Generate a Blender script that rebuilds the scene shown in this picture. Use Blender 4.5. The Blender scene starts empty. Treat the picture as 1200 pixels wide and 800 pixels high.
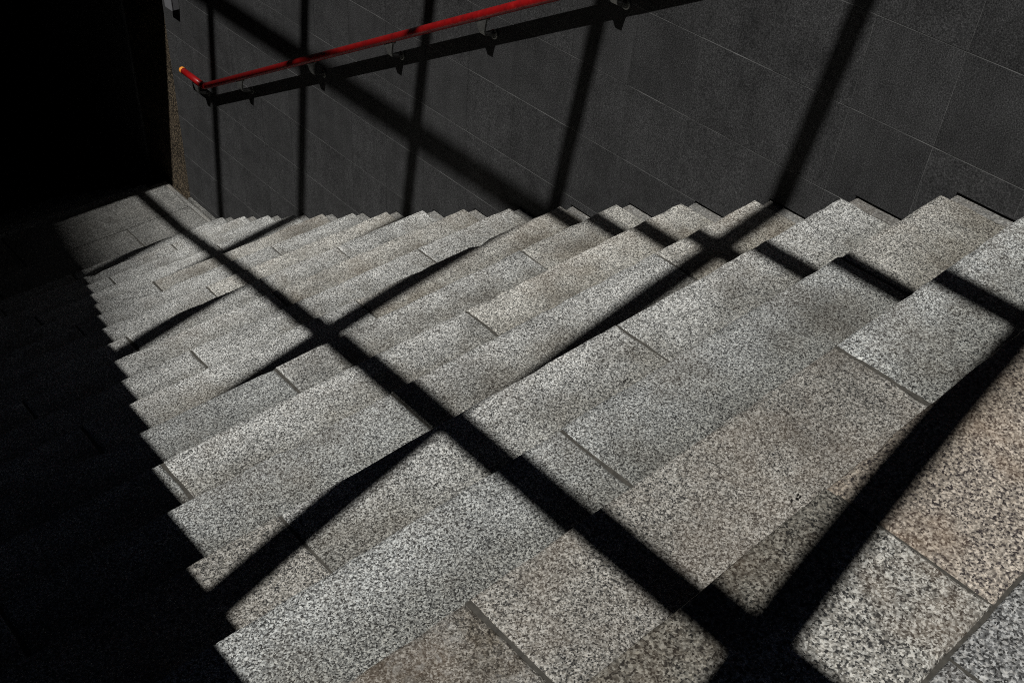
import bpy, math, random
from mathutils import Matrix, Vector
R_ = math.radians
scene = bpy.context.scene
random.seed(7)

# ------------------------------------------------------------------ camera
cam_d = bpy.data.cameras.new("camera"); cam = bpy.data.objects.new("camera", cam_d)
scene.collection.objects.link(cam); scene.camera = cam
cam_d.sensor_fit = 'HORIZONTAL'; cam_d.sensor_width = 36.0; cam_d.lens = 1272.1555 / 1200 * 36
cam_d.clip_start = 0.02; cam_d.clip_end = 6000
YAW, PITCH, ROLL = 0.795856, 0.700052, -0.089013
fwd = Vector((math.sin(YAW) * math.cos(PITCH), math.cos(YAW) * math.cos(PITCH), -math.sin(PITCH)))
rt0 = Vector((math.cos(YAW), -math.sin(YAW), 0)); dn0 = fwd.cross(rt0)
rt = rt0 * math.cos(ROLL) + dn0 * math.sin(ROLL); dn = -rt0 * math.sin(ROLL) + dn0 * math.cos(ROLL)
m3 = Matrix((rt, -dn, -fwd)).transposed()
cam.matrix_world = Matrix.Translation((-2.892678, -0.490906, 1.313117)) @ m3.to_4x4()

# ------------------------------------------------------------------ light
SUN = Vector((0.5762, 0.1846, -1.0))                 # direction in which sunlight travels
to_sun = -SUN.normalized()
elev = math.asin(to_sun.z); azim = math.atan2(to_sun.x, to_sun.y)
world = bpy.data.worlds.new("World"); scene.world = world; world.use_nodes = True
wn = world.node_tree.nodes; wl = world.node_tree.links
sky = wn.new('ShaderNodeTexSky'); sky.sky_type = 'NISHITA'; sky.sun_disc = False
sky.sun_elevation = elev; sky.sun_rotation = azim
sky.air_density = 0.06; sky.dust_density = 0.0; sky.ozone_density = 0.3; sky.altitude = 0
wn['Background'].inputs['Strength'].default_value = 0.05
wl.new(sky.outputs[0], wn['Background'].inputs['Color'])
sun_d = bpy.data.lights.new("sun", 'SUN'); sun_d.energy = 5.0; sun_d.angle = R_(0.53); sun_d.color = (1.0, 0.988, 0.96)
sun = bpy.data.objects.new("sun", sun_d); scene.collection.objects.link(sun)
sun.rotation_euler = SUN.to_track_quat('-Z', 'Y').to_euler()
scene.view_settings.view_transform = 'Standard'; scene.view_settings.look = 'None'
scene.view_settings.gamma = 1.0; scene.view_settings.use_curve_mapping = False
scene.view_settings.exposure = -0.70
scene.render.engine = 'CYCLES'
scene.cycles.max_bounces = 4
scene.cycles.use_denoising = False
scene.cycles.filter_width = 1.0

# ------------------------------------------------------------------ helpers
COL = scene.collection
def link_mesh(name, verts, faces, mat, parent=None, loc=(0, 0, 0), smooth=False):
    me = bpy.data.meshes.new(name); me.from_pydata([tuple(v) for v in verts], [], faces); me.update()
    if mat: me.materials.append(mat)
    if smooth:
        for p in me.polygons: p.use_smooth = True
    o = bpy.data.objects.new(name, me); COL.objects.link(o); o.location = loc
    if parent: o.parent = parent
    return o
def empty(name, loc=(0, 0, 0)):
    o = bpy.data.objects.new(name, None); COL.objects.link(o); o.location = loc; o.empty_display_size = 0.1
    return o
def tag(o, label=None, cat=None, group=None, kind=None):
    if label: o['label'] = label
    if cat: o['category'] = cat
    if group: o['group'] = group
    if kind: o['kind'] = kind
    return o
class MB:
    def __init__(s): s.v = []; s.f = []
    def add(s, v, f):
        n = len(s.v); s.v += [Vector(a) for a in v]; s.f += [tuple(i + n for i in q) for q in f]; return s
    def box(s, x0, x1, y0, y1, z0, z1, c=0.0):
        if c <= 0:
            v = [(x, y, z) for z in (z0, z1) for y in (y0, y1) for x in (x0, x1)]
            return s.add(v, [(0, 2, 3, 1), (4, 5, 7, 6), (0, 1, 5, 4), (2, 6, 7, 3), (0, 4, 6, 2), (1, 3, 7, 5)])
        v = []; f = []
        for z, i in ((z0, c), (z0 + c, 0), (z1 - c, 0), (z1, c)):
            for x, y in ((x0, y0), (x1, y0), (x1, y1), (x0, y1)):
                v.append((x + (i if x == x0 else -i), y + (i if y == y0 else -i), z))
        for l in range(3):
            for k in range(4): f.append((l*4+k, l*4+(k+1) % 4, l*4+4+(k+1) % 4, l*4+4+k))
        f += [(3, 2, 1, 0), (12, 13, 14, 15)]
        return s.add(v, f)
    def tube(s, pts, r, n=16, cap=True, radii=None):
        pts = [Vector(p) for p in pts]; v = []; f = []
        t0 = (pts[1] - pts[0]).normalized(); up = Vector((0, 0, 1)) if abs(t0.z) < .9 else Vector((0, 1, 0))
        u = t0.cross(up).normalized()
        for i, p in enumerate(pts):
            a = (pts[i] - pts[i-1]).normalized() if i else t0
            b = (pts[i+1] - pts[i]).normalized() if i < len(pts)-1 else a
            t = (a + b).normalized(); u = (u - t * u.dot(t)).normalized(); w = t.cross(u)
            k = 1 / max(.5, t.dot(a)); rr = radii[i] if radii else r
            for j in range(n):
                an = 2*math.pi*j/n; v.append(p + (u*math.cos(an) + w*math.sin(an)) * rr)
        for i in range(len(pts)-1):
            for j in range(n): f.append((i*n+j, i*n+(j+1) % n, (i+1)*n+(j+1) % n, (i+1)*n+j))
        if cap: f += [tuple(range(n-1, -1, -1)), tuple(range((len(pts)-1)*n, len(pts)*n))]
        return s.add(v, f)
    def build(s, name, mat, parent=None, loc=(0, 0, 0), smooth=False):
        return link_mesh(name, s.v, s.f, mat, parent, loc, smooth)

def slab_mesh(x0, x1, y0, y1, th, seed, cham=0.005, wear=1.0, seg=0.05):
    """stone block, top at z=0: rounded, slightly chipped arrises, cut faces below"""
    rnd = random.Random(seed)
    def edge(a, b):
        n = max(2, int(round((Vector(b) - Vector(a)).length / seg)))
        return [Vector(a).lerp(Vector(b), i / n) for i in range(n)]
    P = [(x0, y0), (x1, y0), (x1, y1), (x0, y1)]; ring = []
    for k in range(4):
        a, b = P[k], P[(k+1) % 4]
        e = edge((a[0], a[1], 0), (b[0], b[1], 0))
        nrm = Vector(((b[1]-a[1]), -(b[0]-a[0]), 0)).normalized()
        for i, p in enumerate(e): ring.append((p, nrm, i == 0))
    n = len(ring); v = []
    cx, cy = (x0+x1)/2, (y0+y1)/2
    levels = [[], [], [], []]
    for p, nrm, corner in ring:
        c = cham * (1 + wear * (rnd.random() ** 3) * 1.3)
        if rnd.random() < .05: c *= 2.4
        if corner:
            ix = c if p.x < cx else -c; iy = c if p.y < cy else -c; off = Vector((ix, iy, 0))
        else: off = -nrm * c
        levels[0].append(p + off)
        levels[1].append(p + off * .35 + Vector((0, 0, -c * .32)))
        levels[2].append(p + Vector((0, 0, -c)))
        levels[3].append(p + Vector((0, 0, -th)))
    for l in levels: v += l
    f = [tuple(range(n))]
    for l in range(3):
        for i in range(n):
            j = (i+1) % n
            f.append((l*n+i, (l+1)*n+i, (l+1)*n+j, l*n+j))
    return v, f

# ------------------------------------------------------------------ materials
def new_mat(name):
    m = bpy.data.materials.new(name); m.use_nodes = True; nt = m.node_tree; b = nt.nodes['Principled BSDF']
    return m, nt, b
def N(nt, t, **kw):
    n = nt.nodes.new(t)
    for k, val in kw.items(): setattr(n, k, val)
    return n
def ramp(nt, fac, stops, interp='LINEAR'):
    r = N(nt, 'ShaderNodeValToRGB'); r.color_ramp.interpolation = interp
    e = r.color_ramp.elements
    while len(e) < len(stops): e.new(.5)
    for i, (p, c) in enumerate(stops):
        e[i].position = p; e[i].color = (c if len(c) == 4 else (*c, 1))
    nt.links.new(fac, r.inputs[0]); return r.outputs[0]
def mix(nt, fac, a, b, mode='MIX'):
    n = N(nt, 'ShaderNodeMix', data_type='RGBA', blend_type=mode)
    for s, val in ((0, fac), (6, a), (7, b)):
        if hasattr(val, 'is_linked'): nt.links.new(val, n.inputs[s])
        else: n.inputs[s].default_value = val if s == 0 else (*val, 1)
    return n.outputs[2]
def math_n(nt, op, a, b=None, clamp=False):
    n = N(nt, 'ShaderNodeMath', operation=op); n.use_clamp = clamp
    for i, val in enumerate((a, b)):
        if val is None: continue
        if hasattr(val, 'is_linked'): nt.links.new(val, n.inputs[i])
        else: n.inputs[i].default_value = val
    return n.outputs[0]
def coords(nt, random_shift=True):
    tc = N(nt, 'ShaderNodeTexCoord'); oi = N(nt, 'ShaderNodeObjectInfo')
    if not random_shift: return tc.outputs['Object'], oi.outputs['Random'], tc.outputs['Object']
    cmb = N(nt, 'ShaderNodeCombineXYZ')
    for i, k in enumerate((37.0, 53.0, 71.0)): nt.links.new(math_n(nt, 'MULTIPLY', oi.outputs['Random'], k), cmb.inputs[i])
    add = N(nt, 'ShaderNodeVectorMath', operation='ADD')
    nt.links.new(tc.outputs['Object'], add.inputs[0]); nt.links.new(cmb.outputs[0], add.inputs[1])
    return add.outputs[0], oi.outputs['Random'], tc.outputs['Object']
def noise(nt, vec, scale, detail=3, rough=.55, out='Fac', dist=0):
    n = N(nt, 'ShaderNodeTexNoise'); n.inputs['Scale'].default_value = scale; n.inputs['Detail'].default_value = detail
    n.inputs['Roughness'].default_value = rough; n.inputs['Distortion'].default_value = dist
    nt.links.new(vec, n.inputs['Vector']); return n.outputs[out]

def granite(name, light=(.60, .60, .575), mid=(.285, .285, .272), dark=(.045, .045, .044), grain=400,
            stain=(.24, .17, .11), stain_amt=.3, gain=.85, vary=.08, lichen=0.0, rear_dirt=0.0, front_dark=0.0):
    m, nt, b = new_mat(name); L = nt.links
    vec, rnd, ovec = coords(nt)
    # crystals: irregular cells of light feldspar, grey quartz and black mica
    wn_ = N(nt, 'ShaderNodeTexNoise'); wn_.inputs['Scale'].default_value = grain*.40; wn_.inputs['Detail'].default_value = 2.0
    L.new(vec, wn_.inputs['Vector'])
    wob = N(nt, 'ShaderNodeVectorMath', operation='MULTIPLY_ADD')
    L.new(wn_.outputs['Color'], wob.inputs[0]); wob.inputs[1].default_value = (1.2/grain,)*3; L.new(vec, wob.inputs[2])
    vo = N(nt, 'ShaderNodeTexVoronoi', feature='F1'); vo.inputs['Scale'].default_value = grain
    L.new(wob.outputs[0], vo.inputs['Vector'])
    sep = N(nt, 'ShaderNodeSeparateColor'); L.new(vo.outputs['Color'], sep.inputs[0])
    # clumping of light and dark grains
    clump = math_n(nt, 'MULTIPLY', math_n(nt, 'SUBTRACT', wn_.outputs['Fac'], .5), 1.55)
    val = math_n(nt, 'ADD', math_n(nt, 'ADD', math_n(nt, 'MULTIPLY', sep.outputs[0], .95), .025), clump, True)
    base = ramp(nt, val, [(0.0, dark), (.12, tuple(c*1.5 for c in dark)), (.30, tuple(c*.78 for c in mid)), (.50, tuple(c*1.12 for c in mid)), (.68, tuple(c*.85 for c in light)), (.88, tuple(min(1, c*1.2) for c in light)), (1.0, tuple(min(1, c*1.5) for c in light))])
    # slight hue change from crystal to crystal
    base = mix(nt, .5, base, ramp(nt, sep.outputs[1], [(0, (1.03, .99, .93)), (.5, (1,)*3), (1, (.97, 1.0, 1.02))]), 'MULTIPLY')
    # broad stains (walked-in dirt, rust) and blotches
    nb = N(nt, 'ShaderNodeTexNoise'); nb.inputs['Scale'].default_value = 3.1; nb.inputs['Detail'].default_value = 4; nb.inputs['Roughness'].default_value = .68
    L.new(vec, nb.inputs['Vector'])
    n1 = nb.outputs['Fac']; sb = N(nt, 'ShaderNodeSeparateColor'); L.new(nb.outputs['Color'], sb.inputs[0]); n2 = sb.outputs[2]
    st = math_n(nt, 'MULTIPLY', ramp(nt, n1, [(.47, (0,)*3), (.66, (1,)*3)]), stain_amt)
    base = mix(nt, st, base, mix(nt, .5, base, stain))
    base = mix(nt, 1.0, base, ramp(nt, n2, [(.32, (.70,)*3), (.5, (1,)*3), (.68, (1.18,)*3)]), 'MULTIPLY')
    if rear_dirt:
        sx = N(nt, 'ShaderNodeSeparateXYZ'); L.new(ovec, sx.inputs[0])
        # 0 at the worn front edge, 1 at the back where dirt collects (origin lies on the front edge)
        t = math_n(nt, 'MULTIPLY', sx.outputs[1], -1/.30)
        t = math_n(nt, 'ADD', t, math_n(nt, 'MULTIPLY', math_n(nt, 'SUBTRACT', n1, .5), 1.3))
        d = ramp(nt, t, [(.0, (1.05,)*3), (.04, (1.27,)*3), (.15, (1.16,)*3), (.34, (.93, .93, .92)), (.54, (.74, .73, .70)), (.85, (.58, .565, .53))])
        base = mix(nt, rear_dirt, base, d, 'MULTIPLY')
    if front_dark:
        # darker band along the front edge of the slab
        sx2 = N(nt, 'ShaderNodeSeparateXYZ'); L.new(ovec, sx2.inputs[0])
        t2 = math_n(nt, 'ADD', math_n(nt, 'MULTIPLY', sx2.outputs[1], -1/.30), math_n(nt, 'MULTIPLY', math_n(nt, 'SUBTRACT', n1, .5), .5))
        base = mix(nt, front_dark, base, ramp(nt, t2, [(.0, (.50, .485, .45)), (.28, (.55, .53, .49)), (.42, (1,)*3)]), 'MULTIPLY')
    if lichen:
        lm = ramp(nt, noise(nt, vec, 38, 5, .8, dist=.8), [(.52, (0,)*3), (.60, (1,)*3)])
        base = mix(nt, math_n(nt, 'MULTIPLY', lm, lichen), base, (.62, .61, .58))
        dk = ramp(nt, noise(nt, vec, 9, 5, .7), [(.38, (.42, .38, .32)), (.58, (1,)*3)])
        base = mix(nt, .9, base, dk, 'MULTIPLY')
    # every stone a little different
    g = math_n(nt, 'ADD', math_n(nt, 'MULTIPLY', math_n(nt, 'SUBTRACT', rnd, .5), vary*2), gain)
    gc = N(nt, 'ShaderNodeCombineColor')
    for i in range(3): L.new(g, gc.inputs[i])
    base = mix(nt, 1.0, base, gc.outputs[0], 'MULTIPLY')
    L.new(base, b.inputs['Base Color'])
    b.inputs['Roughness'].default_value = .75; b.inputs['Specular IOR Level'].default_value = .25
    bp = N(nt, 'ShaderNodeBump'); bp.inputs['Strength'].default_value = .6; bp.inputs['Distance'].default_value = .0022
    L.new(wn_.outputs['Fac'], bp.inputs['Height'])
    L.new(bp.outputs[0], b.inputs['Normal'])
    return m

M = {}
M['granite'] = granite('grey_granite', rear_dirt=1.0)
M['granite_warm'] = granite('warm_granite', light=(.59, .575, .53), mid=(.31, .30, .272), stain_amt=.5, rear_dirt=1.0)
M['granite_brown'] = granite('stained_granite', light=(.54, .52, .475), mid=(.28, .265, .235), stain=(.22, .16, .11), stain_amt=.75, gain=.73)
M['granite_pink'] = granite('pinkish_granite', light=(.56, .495, .42), mid=(.30, .262, .222), dark=(.05, .042, .042), grain=300, stain=(.34, .22, .13), stain_amt=.85, gain=.80, front_dark=.5)
M['granite_edge'] = granite('brown_edged_granite', light=(.56, .545, .50), mid=(.28, .268, .24), grain=320, stain=(.27, .18, .11), stain_amt=.8, gain=.82, front_dark=.9)
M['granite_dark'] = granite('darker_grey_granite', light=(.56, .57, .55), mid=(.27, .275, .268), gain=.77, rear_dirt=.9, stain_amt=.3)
M['granite_lichen'] = granite('blotched_granite', light=(.45, .435, .40), mid=(.20, .19, .17), stain_amt=.8, stain=(.20, .14, .09), lichen=.32, gain=.85)
M['granite_blue'] = granite('bluish_granite', light=(.58, .58, .565), mid=(.24, .242, .24), stain_amt=.4, grain=300, gain=.74)
M['granite_landing'] = granite('landing_granite', light=(.44, .435, .41), mid=(.25, .247, .23), dark=(.09, .09, .085), grain=280, stain=(.14, .12, .10), stain_amt=.5, gain=.60)
M['granite_landing_dark'] = granite('dirty_landing_granite', light=(.44, .435, .41), mid=(.25, .247, .23), dark=(.09, .09, .085), grain=280, stain=(.12, .11, .09), stain_amt=.6, gain=.57)
M['granite_pilaster'] = granite('brown_granite', light=(.20, .155, .105), mid=(.05, .04, .027), dark=(.012, .01, .008), grain=150, stain_amt=.2, gain=.7)

def wall_stone():
    m, nt, b = new_mat('dark_wall_stone'); L = nt.links
    vec, rnd, ovec = coords(nt)
    nf = noise(nt, vec, 230, 2, .75)
    f = ramp(nt, nf, [(.30, (.014, .014, .0143)), (.5, (.045, .045, .0458)), (.68, (.096, .096, .097)), (.82, (.19, .19, .19))])
    bl = ramp(nt, noise(nt, vec, 6, 5, .7), [(.3, (.68,)*3), (.5, (1,)*3), (.72, (1.28,)*3)])
    f = mix(nt, .8, f, bl, 'MULTIPLY')
    mp = N(nt, 'ShaderNodeMapping'); mp.inputs['Scale'].default_value = (30, 30, 1.6); L.new(vec, mp.inputs[0])
    f = mix(nt, .6, f, ramp(nt, noise(nt, mp.outputs[0], 1, 3, .6), [(.3, (.80,)*3), (.55, (1,)*3), (.8, (1.1,)*3)]), 'MULTIPLY')
    g = math_n(nt, 'ADD', math_n(nt, 'MULTIPLY', math_n(nt, 'SUBTRACT', rnd, .5), .16), 1.0)
    gc = N(nt, 'ShaderNodeCombineColor')
    for i in range(3): L.new(g, gc.inputs[i])
    f = mix(nt, 1, f, gc.outputs[0], 'MULTIPLY')
    L.new(f, b.inputs['Base Color']); b.inputs['Roughness'].default_value = .85; b.inputs['Specular IOR Level'].default_value = .12
    bp = N(nt, 'ShaderNodeBump'); bp.inputs['Strength'].default_value = .4; bp.inputs['Distance'].default_value = .001
    L.new(nf, bp.inputs['Height']); L.new(bp.outputs[0], b.inputs['Normal'])
    return m
M['wall'] = wall_stone()
def plain(name, col, rough=.8, var=.25, scale=30, metal=0.0, spec=.3, bump=.0008):
    m, nt, b = new_mat(name); L = nt.links; vec, rnd, o = coords(nt)
    n = noise(nt, vec, scale, 6, .65)
    c = ramp(nt, n, [(.25, tuple(x*(1-var) for x in col)), (.5, col), (.75, tuple(min(1, x*(1+var)) for x in col))])
    L.new(c, b.inputs['Base Color']); b.inputs['Roughness'].default_value = rough; b.inputs['Metallic'].default_value = metal
    b.inputs['Specular IOR Level'].default_value = spec
    if bump:
        bp = N(nt, 'ShaderNodeBump'); bp.inputs['Strength'].default_value = .4; bp.inputs['Distance'].default_value = bump
        L.new(noise(nt, vec, scale*8, 3, .7), bp.inputs['Height']); L.new(bp.outputs[0], b.inputs['Normal'])
    return m
M['mortar'] = plain('joint_mortar', (.075, .07, .06), var=.5, scale=60)
M['mortar_light'] = plain('wall_joint_mortar', (.15, .15, .148), var=.8, scale=9)
M['cement'] = granite('cement_fillet', light=(.34, .335, .315), mid=(.25, .245, .23), dark=(.13, .13, .125), grain=260, stain_amt=.4, gain=.85)
M['concrete'] = plain('dark_concrete', (.10, .10, .10), scale=6)
M['red'] = plain('red_paint', (.34, .006, .007), rough=.42, var=.25, scale=25, spec=.4, bump=0)
def worn_red():
    m, nt, b = new_mat('worn_red_paint'); L = nt.links; vec, rnd, o = coords(nt, False)
    n = noise(nt, vec, 22, 4, .7)
    c = ramp(nt, n, [(.30, (.15, .003, .004)), (.46, (.27, .005, .006)), (.62, (.33, .008, .008)), (.80, (.38, .03, .025))])
    ch = ramp(nt, noise(nt, vec, 95, 3, .75), [(.70, (0,)*3), (.74, (1,)*3)])
    c = mix(nt, math_n(nt, 'MULTIPLY', ch, .75), c, (.07, .03, .025))
    L.new(c, b.inputs['Base Color'])
    L.new(ramp(nt, n, [(.3, (.55,)*3), (.7, (.26,)*3)]), b.inputs['Roughness']); b.inputs['Specular IOR Level'].default_value = .35
    return m
M['red'] = worn_red()
M['brass'] = plain('brass_end', (.80, .30, .04), rough=.5, metal=.0, var=.2)
M['steel'] = plain('bracket_steel', (.22, .22, .21), rough=.4, metal=.7, var=.4, scale=60, bump=0)
M['screw'] = plain('bright_steel', (.7, .7, .7), rough=.25, metal=1.0, var=.1, bump=0)
M['frame_steel'] = plain('painted_frame_steel', (.05, .05, .05), rough=.5, bump=0)
M['box_paint'] = plain('grey_box_paint', (.17, .17, .18), rough=.5, var=.12, scale=30)
M['asphalt'] = plain('street_asphalt', (.05, .05, .05), scale=3)
M['window'] = plain('dark_window_glass', (.03, .035, .04), rough=.25, var=.1, bump=0)
M['scrap'] = plain('dark_scrap', (.018, .016, .014), rough=.9)

# ------------------------------------------------------------------ dimensions
T, RS = 0.30, 0.167094                 # tread depth and riser height
NST = 18                               # nosings 0..17
XL, XR = -3.19, -0.035                 # left and right ends of the granite
Z_LOW = -NST * RS                      # lower landing
BL = 1.055; JO = 0.0036                # block length, half joint
Y_LAND_END = 5.955
def joints(k):
    a = -0.553 if k % 2 == 0 else -1.0825
    if k == 0: a = -0.5575
    js = []
    while a > XL + .12:
        if a < XR - .12: js.append(a)
        a -= BL
    return js
def block_row(parent, k, y0, y1, z, mats, th=.19, name='granite_block', js=None, seedb=0, fall=M['granite']):
    js = joints(k) if js is None else js
    xs = [XR] + js + [XL]; zz = parent.matrix_world if False else None
    for i in range(len(xs)-1):
        xa = xs[i+1] + (JO if i < len(xs)-2 else 0); xb = xs[i] - (JO if i else 0)
        rnd = random.Random(seedb*100 + k*10 + i)
        cx = (xa+xb)/2; dz = rnd.uniform(-.0012, .0012); dy = rnd.uniform(-.0025, .0015)
        v, f = slab_mesh(xa-cx, xb-cx, y0-y1, 0, th, seedb*1000 + k*17 + i, cham=.0045, wear=1.3)
        o = link_mesh(name, v, f, mats.get((k, i), fall), parent, (cx - parent.location.x, y1 + dy - parent.location.y, z + dz - parent.location.z))
        o.rotation_euler = (rnd.uniform(-.0012, .0012), rnd.uniform(-.0008, .0008), rnd.uniform(-.0008, .0008))

# ------------------------------------------------------------------ ground and landings
g = MB()
H = 2500.
for (x0, x1, y0, y1) in ((-H, -3.46, -H, H), (0.32, H, -H, H), (-3.46, 0.32, -H, -4.0), (-3.46, 0.32, 12.2, H)):
    g.add([(x0, y0, -.02), (x1, y0, -.02), (x1, y1, -.02), (x0, y1, -.02)], [(0, 1, 2, 3)])
tag(g.build('ground', M['asphalt']), kind='structure')

def bed(name, y0, y1, z, gap=.006, depth=.3, x0=XL, x1=XR):
    return MB().box(x0, x1, y0, y1, z-depth, z-gap)
up = tag(bed('upper_landing', -4.0, -.02, 0).build('upper_landing', M['mortar'], loc=(0, 0, 0)), kind='structure')
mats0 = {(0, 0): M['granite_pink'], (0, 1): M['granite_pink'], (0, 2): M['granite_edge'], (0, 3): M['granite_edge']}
# front row of the landing, joint at x = -1.6125
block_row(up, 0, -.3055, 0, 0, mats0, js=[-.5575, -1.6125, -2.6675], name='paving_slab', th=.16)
yb = -.3105
for r in range(4):
    ya = yb - .62
    block_row(up, r, ya, yb, 0, {}, js=[-.80, -1.75, -2.55] if r % 2 == 0 else [-1.2, -2.1], name='paving_slab', th=.12, seedb=3+r, fall=M['granite_blue'])
    yb = ya - .01

low = tag(bed('lower_landing', NST*T-.30-.05, Y_LAND_END-.03, Z_LOW, x1=.0).build('lower_landing', M['mortar']), kind='structure')
block_row(low, 1, 5.08, 5.563, Z_LOW, {(1, 0): M['granite_landing']}, js=[-.505, -1.45, -2.4], name='paving_slab', th=.12, seedb=11, fall=M['granite_landing'])
block_row(low, 0, 5.567, Y_LAND_END, Z_LOW, {}, js=[-1.20, -2.25], name='paving_slab', th=.18, seedb=12, fall=M['granite_landing'])

# ------------------------------------------------------------------ the stairs
def flight(name, label, first, last, y_off, z_off, mats, seedb, strip=True):
    root = tag(empty(name, (XL, first*T + y_off, z_off - first*RS)), label, 'staircase')
    for k in range(first, last+1):
        y1 = k*T + y_off; z = z_off - k*RS
        st = MB().box(XL, XR-.002, y1-T-.02, y1-.03, z-.32, z-.17)
        for x in joints(k): st.box(x-JO-.003, x+JO+.003, y1-T-.015, y1-.003, z-.16, z-.005)
        s = st.build('step', M['mortar'], root)
        s.parent = root; s.location = -root.location
        js = joints(k); xs = [XR]+js+[XL]
        for i in range(len(xs)-1):
            rnd = random.Random(seedb*777 + k*10 + i)
            xa = xs[i+1] + (JO*rnd.uniform(.55, 1.2) if i < len(xs)-2 else 0); xb = xs[i] - (JO*rnd.uniform(.55, 1.2) if i else 0)
            cx = (xa+xb)/2; dz = rnd.uniform(-.0016, .0016); dy = rnd.uniform(-.003, .002)
            v, f = slab_mesh(xa-cx, xb-cx, -T-.012, 0, .185, seedb*1000 + k*17 + i, cham=.005, wear=1.5)
            o = link_mesh('granite_block', v, f, mats.get((k, i), M['granite']), s, (cx, y1+dy, z+dz))
            o.rotation_euler = (rnd.uniform(-.0015, .0015), rnd.uniform(-.001, .001), rnd.uniform(-.0009, .0009))
        if strip:
            v, f = slab_mesh(XR+.0015, .016, y1-T-.02, y1-.034, .15, k+900, cham=.003, wear=1.2, seg=.03)
            rnd = random.Random(k)
            v = [p + Vector((0, 0, rnd.uniform(-.0015, .0015))) if p.z > -.05 else p for p in v]
            link_mesh('cement_fillet', v, f, M['cement'], s, (0, 0, z-.002))
    return root
mt = {(1, 2): M['granite_lichen'], (1, 0): M['granite_dark'], (1, 1): M['granite_brown'], (2, 0): M['granite_warm'], (2, 2): M['granite_dark'], (2, 3): M['granite_dark'], (2, 1): M['granite_dark'], (4, 2): M['granite_dark'], (6, 2): M['granite_dark'], (5, 2): M['granite_dark'],
      (3, 2): M['granite_brown'], (4, 0): M['granite_warm'], (5, 0): M['granite_warm'], (6, 0): M['granite_warm'], (7, 0): M['granite_warm'],
      (9, 0): M['granite_warm'], (11, 0): M['granite_warm'], (13, 0): M['granite_warm']}
flight('granite_stairs', 'long straight flight of speckled grey granite steps striped by bar shadows', 1, 17, 0, 0, mt, 1)
flight('granite_stairs', 'short flight going down into the dark passage beyond the lower landing', 1, 6, Y_LAND_END, Z_LOW, {}, 2, strip=False)

# ------------------------------------------------------------------ tiled wall on the right
ROW0, ROWH = -2.32565, 0.29957
COL0, COLW = 0.978, 0.2953
WALL_END = 5.607
wall = tag(empty('tiled_wall', (0, 0, 0)), 'dark grey stone wall clad in square tiles with thin pale joints beside the stairs', 'wall')
PT = .022                                           # panel thickness; panel face at x = 0
wb = MB().box(.005, .30, -4.0, WALL_END-.004, -3.4, 1.05)
# backing is recessed behind the panels only as far as the joints; below the panels it steps back
wb = MB().box(PT-.001, .30, -4.0, WALL_END-.012, -3.6, 1.0)
wb.build('backing', M['concrete'], wall)
def prof(y):
    if y > 17*T - .033: return Z_LOW + .047
    k = math.floor((y + .033) / T) + 1
    return -max(k, 0)*RS + .009
brk = [k*T - .033 for k in range(0, 18)]
def profile_poly(y0, y1, z0, z1):
    """outline of a panel cell cut along the stepped foot of the wall; None when it lies below the steps"""
    ys = [y0] + [b for b in brk if y0 + 1e-4 < b < y1 - 1e-4] + [y1]
    bot = []
    for a, b in zip(ys[:-1], ys[1:]):
        p = max(z0, prof((a+b)/2)); bot.append((a, b, p))
    bot = [(a, b, p) for a, b, p in bot if p < z1 - .004]
    if not bot: return None
    pts = [(bot[-1][1], z1), (bot[0][0], z1)]
    for a, b, p in bot: pts += [(a, p), (b, p)]
    out = []
    for p in pts:
        if not out or (abs(p[0]-out[-1][0]) + abs(p[1]-out[-1][1])) > 1e-5: out.append(p)
    return out
def prism(name, poly, x0, x1, mat, parent, cham=0.0):
    cy = sum(p[0] for p in poly)/len(poly); cz = sum(p[1] for p in poly)/len(poly); n = len(poly)
    v = [(x0, y-cy, z-cz) for y, z in poly] + [(x1, y-cy, z-cz) for y, z in poly]
    f = [tuple(range(n)), tuple(range(2*n-1, n-1, -1))] + [(i, i+n, (i+1) % n+n, (i+1) % n) for i in range(n)]
    return link_mesh(name, v, f, mat, parent, (0, cy, cz))
GH, GV = .0019, .0008                               # half joints
cols = []
n = -5
while COL0 + n*COLW < WALL_END:
    cols.append((COL0 + n*COLW, min(COL0 + (n+1)*COLW, WALL_END))); n += 1
prnd = random.Random(5)
mort = MB()
for (y0, y1) in cols:
    for r in range(-3, 11):
        z0 = ROW0 + r*ROWH; z1 = z0 + ROWH
        pl = profile_poly(y0+GV, y1-GV, z0+GH, z1-GH)
        if pl is None: continue
        dx = prnd.uniform(-.0004, .0004)
        prism('wall_panel', pl, dx, PT, M['wall'], wall)
        pm = profile_poly(y0-GV*.2, y1+GV*.2, z0-GH*.2, z1+GH*.2)
        # joint mortar sits just behind the panel faces, along the top and right side of every cell
        top = pl[0][1]
        ya, yb_ = pl[1][0], pl[0][0]
        mort.box(.0010, PT-.003, ya, yb_, z1-GH, z1+GH)
        zb = max(p[1] for p in pl if abs(p[0]-yb_) < 1e-6 and p[1] < top-1e-6) if any(abs(p[0]-yb_) < 1e-6 and p[1] < top-1e-6 for p in pl) else z0
        mort.box(.0015, PT-.0025, y1-GV, y1+GV, zb+.002, z1-GH)
mort.build('joint_mortar', M['mortar_light'], wall)
# plain stretch behind the camera and the coping on top
MB().box(.0, PT-.002, -4.0, COL0-5*COLW-.003, 0.012, ROW0+11*ROWH).build('rear_cladding', M['wall'], wall)
MB().box(-.03, .33, -4.0, WALL_END+.7, ROW0+11*ROWH+.004, ROW0+11*ROWH+.07, .006).build('coping', M['concrete'], wall)
# low cement skirting under the panels at the lower landing
sk = MB().box(-.010, .018, 17*T-.005, WALL_END+.02, Z_LOW-.01, Z_LOW+.026, .003)
sk.build('cement_skirting', M['granite_landing'], wall)
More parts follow.
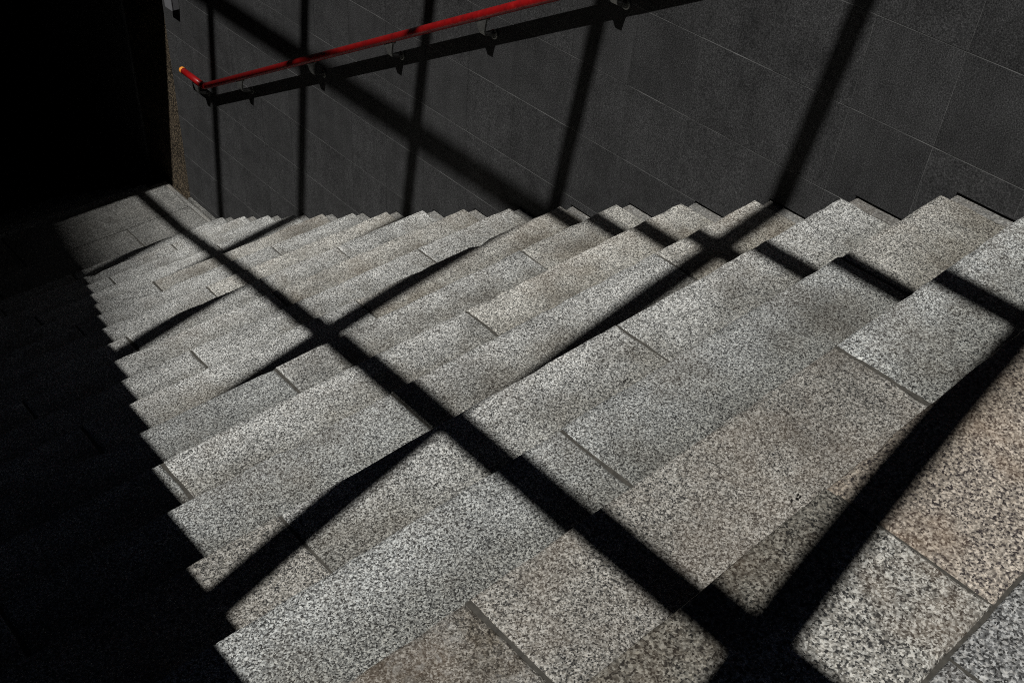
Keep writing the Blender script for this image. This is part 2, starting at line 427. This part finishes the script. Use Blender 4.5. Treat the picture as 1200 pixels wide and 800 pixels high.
# landing strip between slabs and wall
MB().box(XR+.002, -.0101, 5.1, Y_LAND_END, Z_LOW-.1, Z_LOW-.003).build('cement_fillet', M['cement'], wall)

# pilaster at the far end of the wall
pil = tag(empty('granite_pilaster', (0, WALL_END, Z_LOW)), 'narrow brown speckled granite pilaster at the far end of the dark wall', 'pilaster')
v, f = slab_mesh(-.24, .24, -.30, .34, 2.6, 55, cham=.004)
for i, (a, b_) in enumerate(((0, 1.28), (1.285, 2.6))):
    bb = MB().box(.022, .30, .040, .62, a + (0.0 if i else -.6), b_, .004)
    bb.build('granite_block', M['granite_pilaster'], pil)

# ------------------------------------------------------------------ passage beyond the landing, left wall
par = tag(empty('parapet_wall', (-3.32, 0, 0)), 'solid wall along the shaded left side of the stairs', 'wall')
MB().box(-.13, .13, -4.0, 12.0, -6, .894).build('body', M['concrete'], par)
MB().box(-.15, .13, -4.05, 12.0, .896, .954, .002).build('coping', M['concrete'], par)
Y_LINT = 5.345 + .1846*.45
lint = tag(empty('passage_ceiling', (0, Y_LINT, -.45)), 'dark ceiling slab over the passage at the foot of the stairs', 'ceiling')
MB().box(XL+.002, -.001, .25, 6.8, 0, .43).build('slab', M['concrete'], lint)
MB().box(XL+.002, -.001, 0, .248, 0, .43).build('edge_beam', M['concrete'], lint)
pw = tag(empty('passage_wall', (0, 6.24, Z_LOW)), 'unlit side wall inside the dark passage', 'wall')
MB().box(.01, .3, 0, 5.8, -3, 3.0).build('body', M['concrete'], pw)
ew = tag(empty('end_wall', (-1.6, 12, -4)), 'unlit wall closing the dark passage', 'wall')
MB().box(-1.9, 1.9, 0.005, .3, -3, 4).build('body', M['concrete'], ew)
pf = tag(MB().box(XL, 0, Y_LAND_END+6*T-.02, 12.0, Z_LOW-7*RS-.3, Z_LOW-7*RS).build('passage_floor', M['concrete']), kind='structure')

# ------------------------------------------------------------------ arched steel canopy frame on the left: its bars shade stairs and wall
SA, SB = 0.5762, 0.1846
UP = 0.70
fr = tag(empty('canopy_frame', (-3.163-SA*UP, 0, 0)), 'open frame of arched steel hoops rising over the stairs from the left wall', 'frame')
def hoop_xz(X):
    """arch profile: leaves the left wall almost upright and bends over towards the stairs"""
    u = X + 1.2; c = .109*u - .0225*u*u + .0097*u**3
    z = .954 + UP + (c + .2316)/SB
    return X - SA*z, z
prof_X = [-2.64 + i*(3.0/18) for i in range(19)]
for y_ in (4.7088, 3.7647, 2.8263, 1.8852, .9257, -.024, -.97, -1.92, 5.655, 6.60):
    # y of the hoop plane such that its shadow lands where the bars' shadows lie
    y0 = y_ - SB*(.954 + UP + .2316/SB)
    pts = [Vector((hoop_xz(X)[0] - fr.location.x, y0, hoop_xz(X)[1])) for X in prof_X]
    pts = [Vector((pts[0].x-.004, y0, -.02)), Vector((pts[0].x-.002, y0, pts[0].z-.12))] + pts
    MB().tube(pts, .0405, 20).build('hoop', M['frame_steel'], fr, smooth=True)
for X in (-1.9553, -.7554, .34):
    x, z = hoop_xz(X)
    MB().tube([Vector((x-fr.location.x, -2.9, z)), Vector((x-fr.location.x, 7.0, z))], .0425, 20).build('rail', M['frame_steel'], fr, smooth=True)

# ------------------------------------------------------------------ unseen tall block added so its roof edge softly shades the far left stairs
BH = 62.0
tw = tag(empty('shade_block', (-2.77-SA*BH, 2.0-SB*BH, 0)), 'unseen tall block added on the sunny side to shade the far left of the stairs', 'shade caster')
tw.rotation_euler = (0, 0, -math.atan(.165))
MB().box(-14, 0, -40, 40, -.05, BH-.6).build('walls', M['concrete'], tw)
MB().box(-14.1, .0, -40.1, 40.1, BH-.6, BH).build('roof_slab', M['concrete'], tw)
for fl in range(17):
    MB().box(.002, .06, -39, 39, 2.2+fl*3.4, 4.0+fl*3.4).build('window_band', M['window'], tw)

# ------------------------------------------------------------------ handrail
CAMP = Vector((-2.892678, -0.490906, 1.313117))
DW = 0.075                                           # rail axis distance from wall
def at_d(y, z, d=DW, d0=.09):
    k = (2.892678-d)/(2.892678-d0); p = Vector((-d0, y, z)); return CAMP + (p-CAMP)*k
A = at_d(5.0194, -1.8440); B = at_d(2.2658, -.3233); E_ = at_d(5.2871, -1.8583)
slope = (B.z-A.z)/(B.y-A.y)
Ztop = A.z + slope*(-.35-A.y)
hr = tag(empty('handrail', (-DW, A.y, A.z)), 'red painted tubular handrail fixed along the dark tiled wall', 'handrail')
RR = .0195
pts = [Vector((0, -.35-A.y, Ztop-A.z))]
bend = Vector((0, 0, 0)); d1 = Vector((0, -1, -slope)).normalized(); d2 = Vector((0, 1, 0))
MB().tube([pts[0], d1*.03], RR, 24).build('rail', M['red'], hr, smooth=True)
MB().tube([Vector((0, .012, 0)), Vector((0, E_.y-A.y-.023, 0))], RR, 24).build('rail_end', M['red'], hr, smooth=True)
el = []
for i in range(7):
    t = i/6; el.append(d1*.034*(1-t)**2 + Vector((0, .018, 0))*t*t)
MB().tube(el, RR*1.03, 24).build('elbow', M['red'], hr, smooth=True)
ec = E_.y-A.y
MB().tube([Vector((0, ec-.024, 0)), Vector((0, ec-.004, 0)), Vector((0, ec+.003, 0)), Vector((0, ec+.006, 0))], RR, 24, radii=[RR*1.02, RR*1.02, RR*.8, RR*.4]).build('end_cap', M['brass'], hr, smooth=True)
def bracket(y, flat=False):
    zc = 0 if flat else slope*(y-A.y)
    o = Vector((0, y-A.y, zc))
    s = 0 if flat else slope
    # flat tapered stem under the rail, bent in towards the wall
    prof_ = [(-.004, -RR-.001, .032), (-.003, -.040, .025), (0, -.066, .018), (.007, -.082, .015), (.020, -.088, .011), (.040, -.094, .011), (DW-.006, -.101, .012)]
    sv = []; sf = []
    for i, (px, pz, hw) in enumerate(prof_):
        a_ = prof_[max(0, i-1)]; b_ = prof_[min(len(prof_)-1, i+1)]
        dx, dz = b_[0]-a_[0], b_[1]-a_[1]; l = math.hypot(dx, dz); nx, nz = -dz/l*.0045, dx/l*.0045
        tilt = s if i == 0 else s*max(0, 1-i/2)
        for sy, sn in ((-1, -1), (1, -1), (1, 1), (-1, 1)):
            sv.append(o+Vector((px+nx*sn, sy*hw, pz+nz*sn+sy*hw*tilt)))
    for i in range(len(prof_)-1):
        for j in range(4): sf.append((i*4+j, i*4+(j+1) % 4, i*4+4+(j+1) % 4, i*4+4+j))
    sf += [(3, 2, 1, 0), tuple(range(len(sv)-4, len(sv)))]
    br = MB().add(sv, sf).build('bracket', M['steel'], hr)
    MB().tube([o+Vector((0, -.036, -.036*s-RR-.003)), o+Vector((0, .036, .036*s-RR-.003))], .0075, 8).build('saddle', M['steel'], br, smooth=True)
    c = o+Vector((DW-.0045, 0, -.101))
    MB().tube([c, c+Vector((-.004, 0, 0)), c+Vector((-.006, 0, 0))], .021, 18, radii=[.021, .021, .017]).build('rosette', M['steel'], br, smooth=False)
    for sy in (-1, 1):
        p = o+Vector((-.004, sy*.022, sy*.022*s-RR-.009))
        MB().tube([p, p+Vector((0, 0, -.003))], .0038, 8).build('screw', M['screw'], br)
for y in (4.605, 3.86, 3.21, 2.595, 1.92, 1.25, .58, -.08): bracket(y)
bracket(A.y + .09, True)

# ------------------------------------------------------------------ small box on the far wall
bx = tag(empty('wall_box', (0, 5.43, -1.50)), 'small grey metal box on the far end of the dark wall above the handrail end', 'box')
MB().box(-.046, -.002, -.045, .040, -.018, .24, .003).build('housing', M['box_paint'], bx)
MB().box(-.050, -.0462, -.047, .042, -.020, .242, .0015).build('lid', M['box_paint'], bx)

# ------------------------------------------------------------------ scraps lying on the treads
def scrap(label, x, y, z, s, seed):
    rnd = random.Random(seed); mb = MB()
    for i in range(5):
        a = rnd.uniform(0, 6.28); p = Vector((rnd.uniform(-1, 1)*s, rnd.uniform(-.5, .5)*s, .001))
        q = p + Vector((math.cos(a), math.sin(a), 0))*s*rnd.uniform(.3, .7) + Vector((0, 0, rnd.uniform(.001, .003)))
        mb.tube([p, p.lerp(q, .5)+Vector((0, 0, .002)), q], .0012, 5, radii=[.0009, .0019, .0006])
    o = mb.build('dry_scrap', M['scrap'], loc=(x, y, z))
    tag(o, label, 'debris', 'dark scraps on the steps')
scrap('dark shrivelled scrap lying mid-flight on a lit tread', -1.2344, .7232, -3*RS+.002, .010, 1)
scrap('dark scrap near the front edge of the highest tread', -1.5273, .084, -RS+.002, .011, 2)
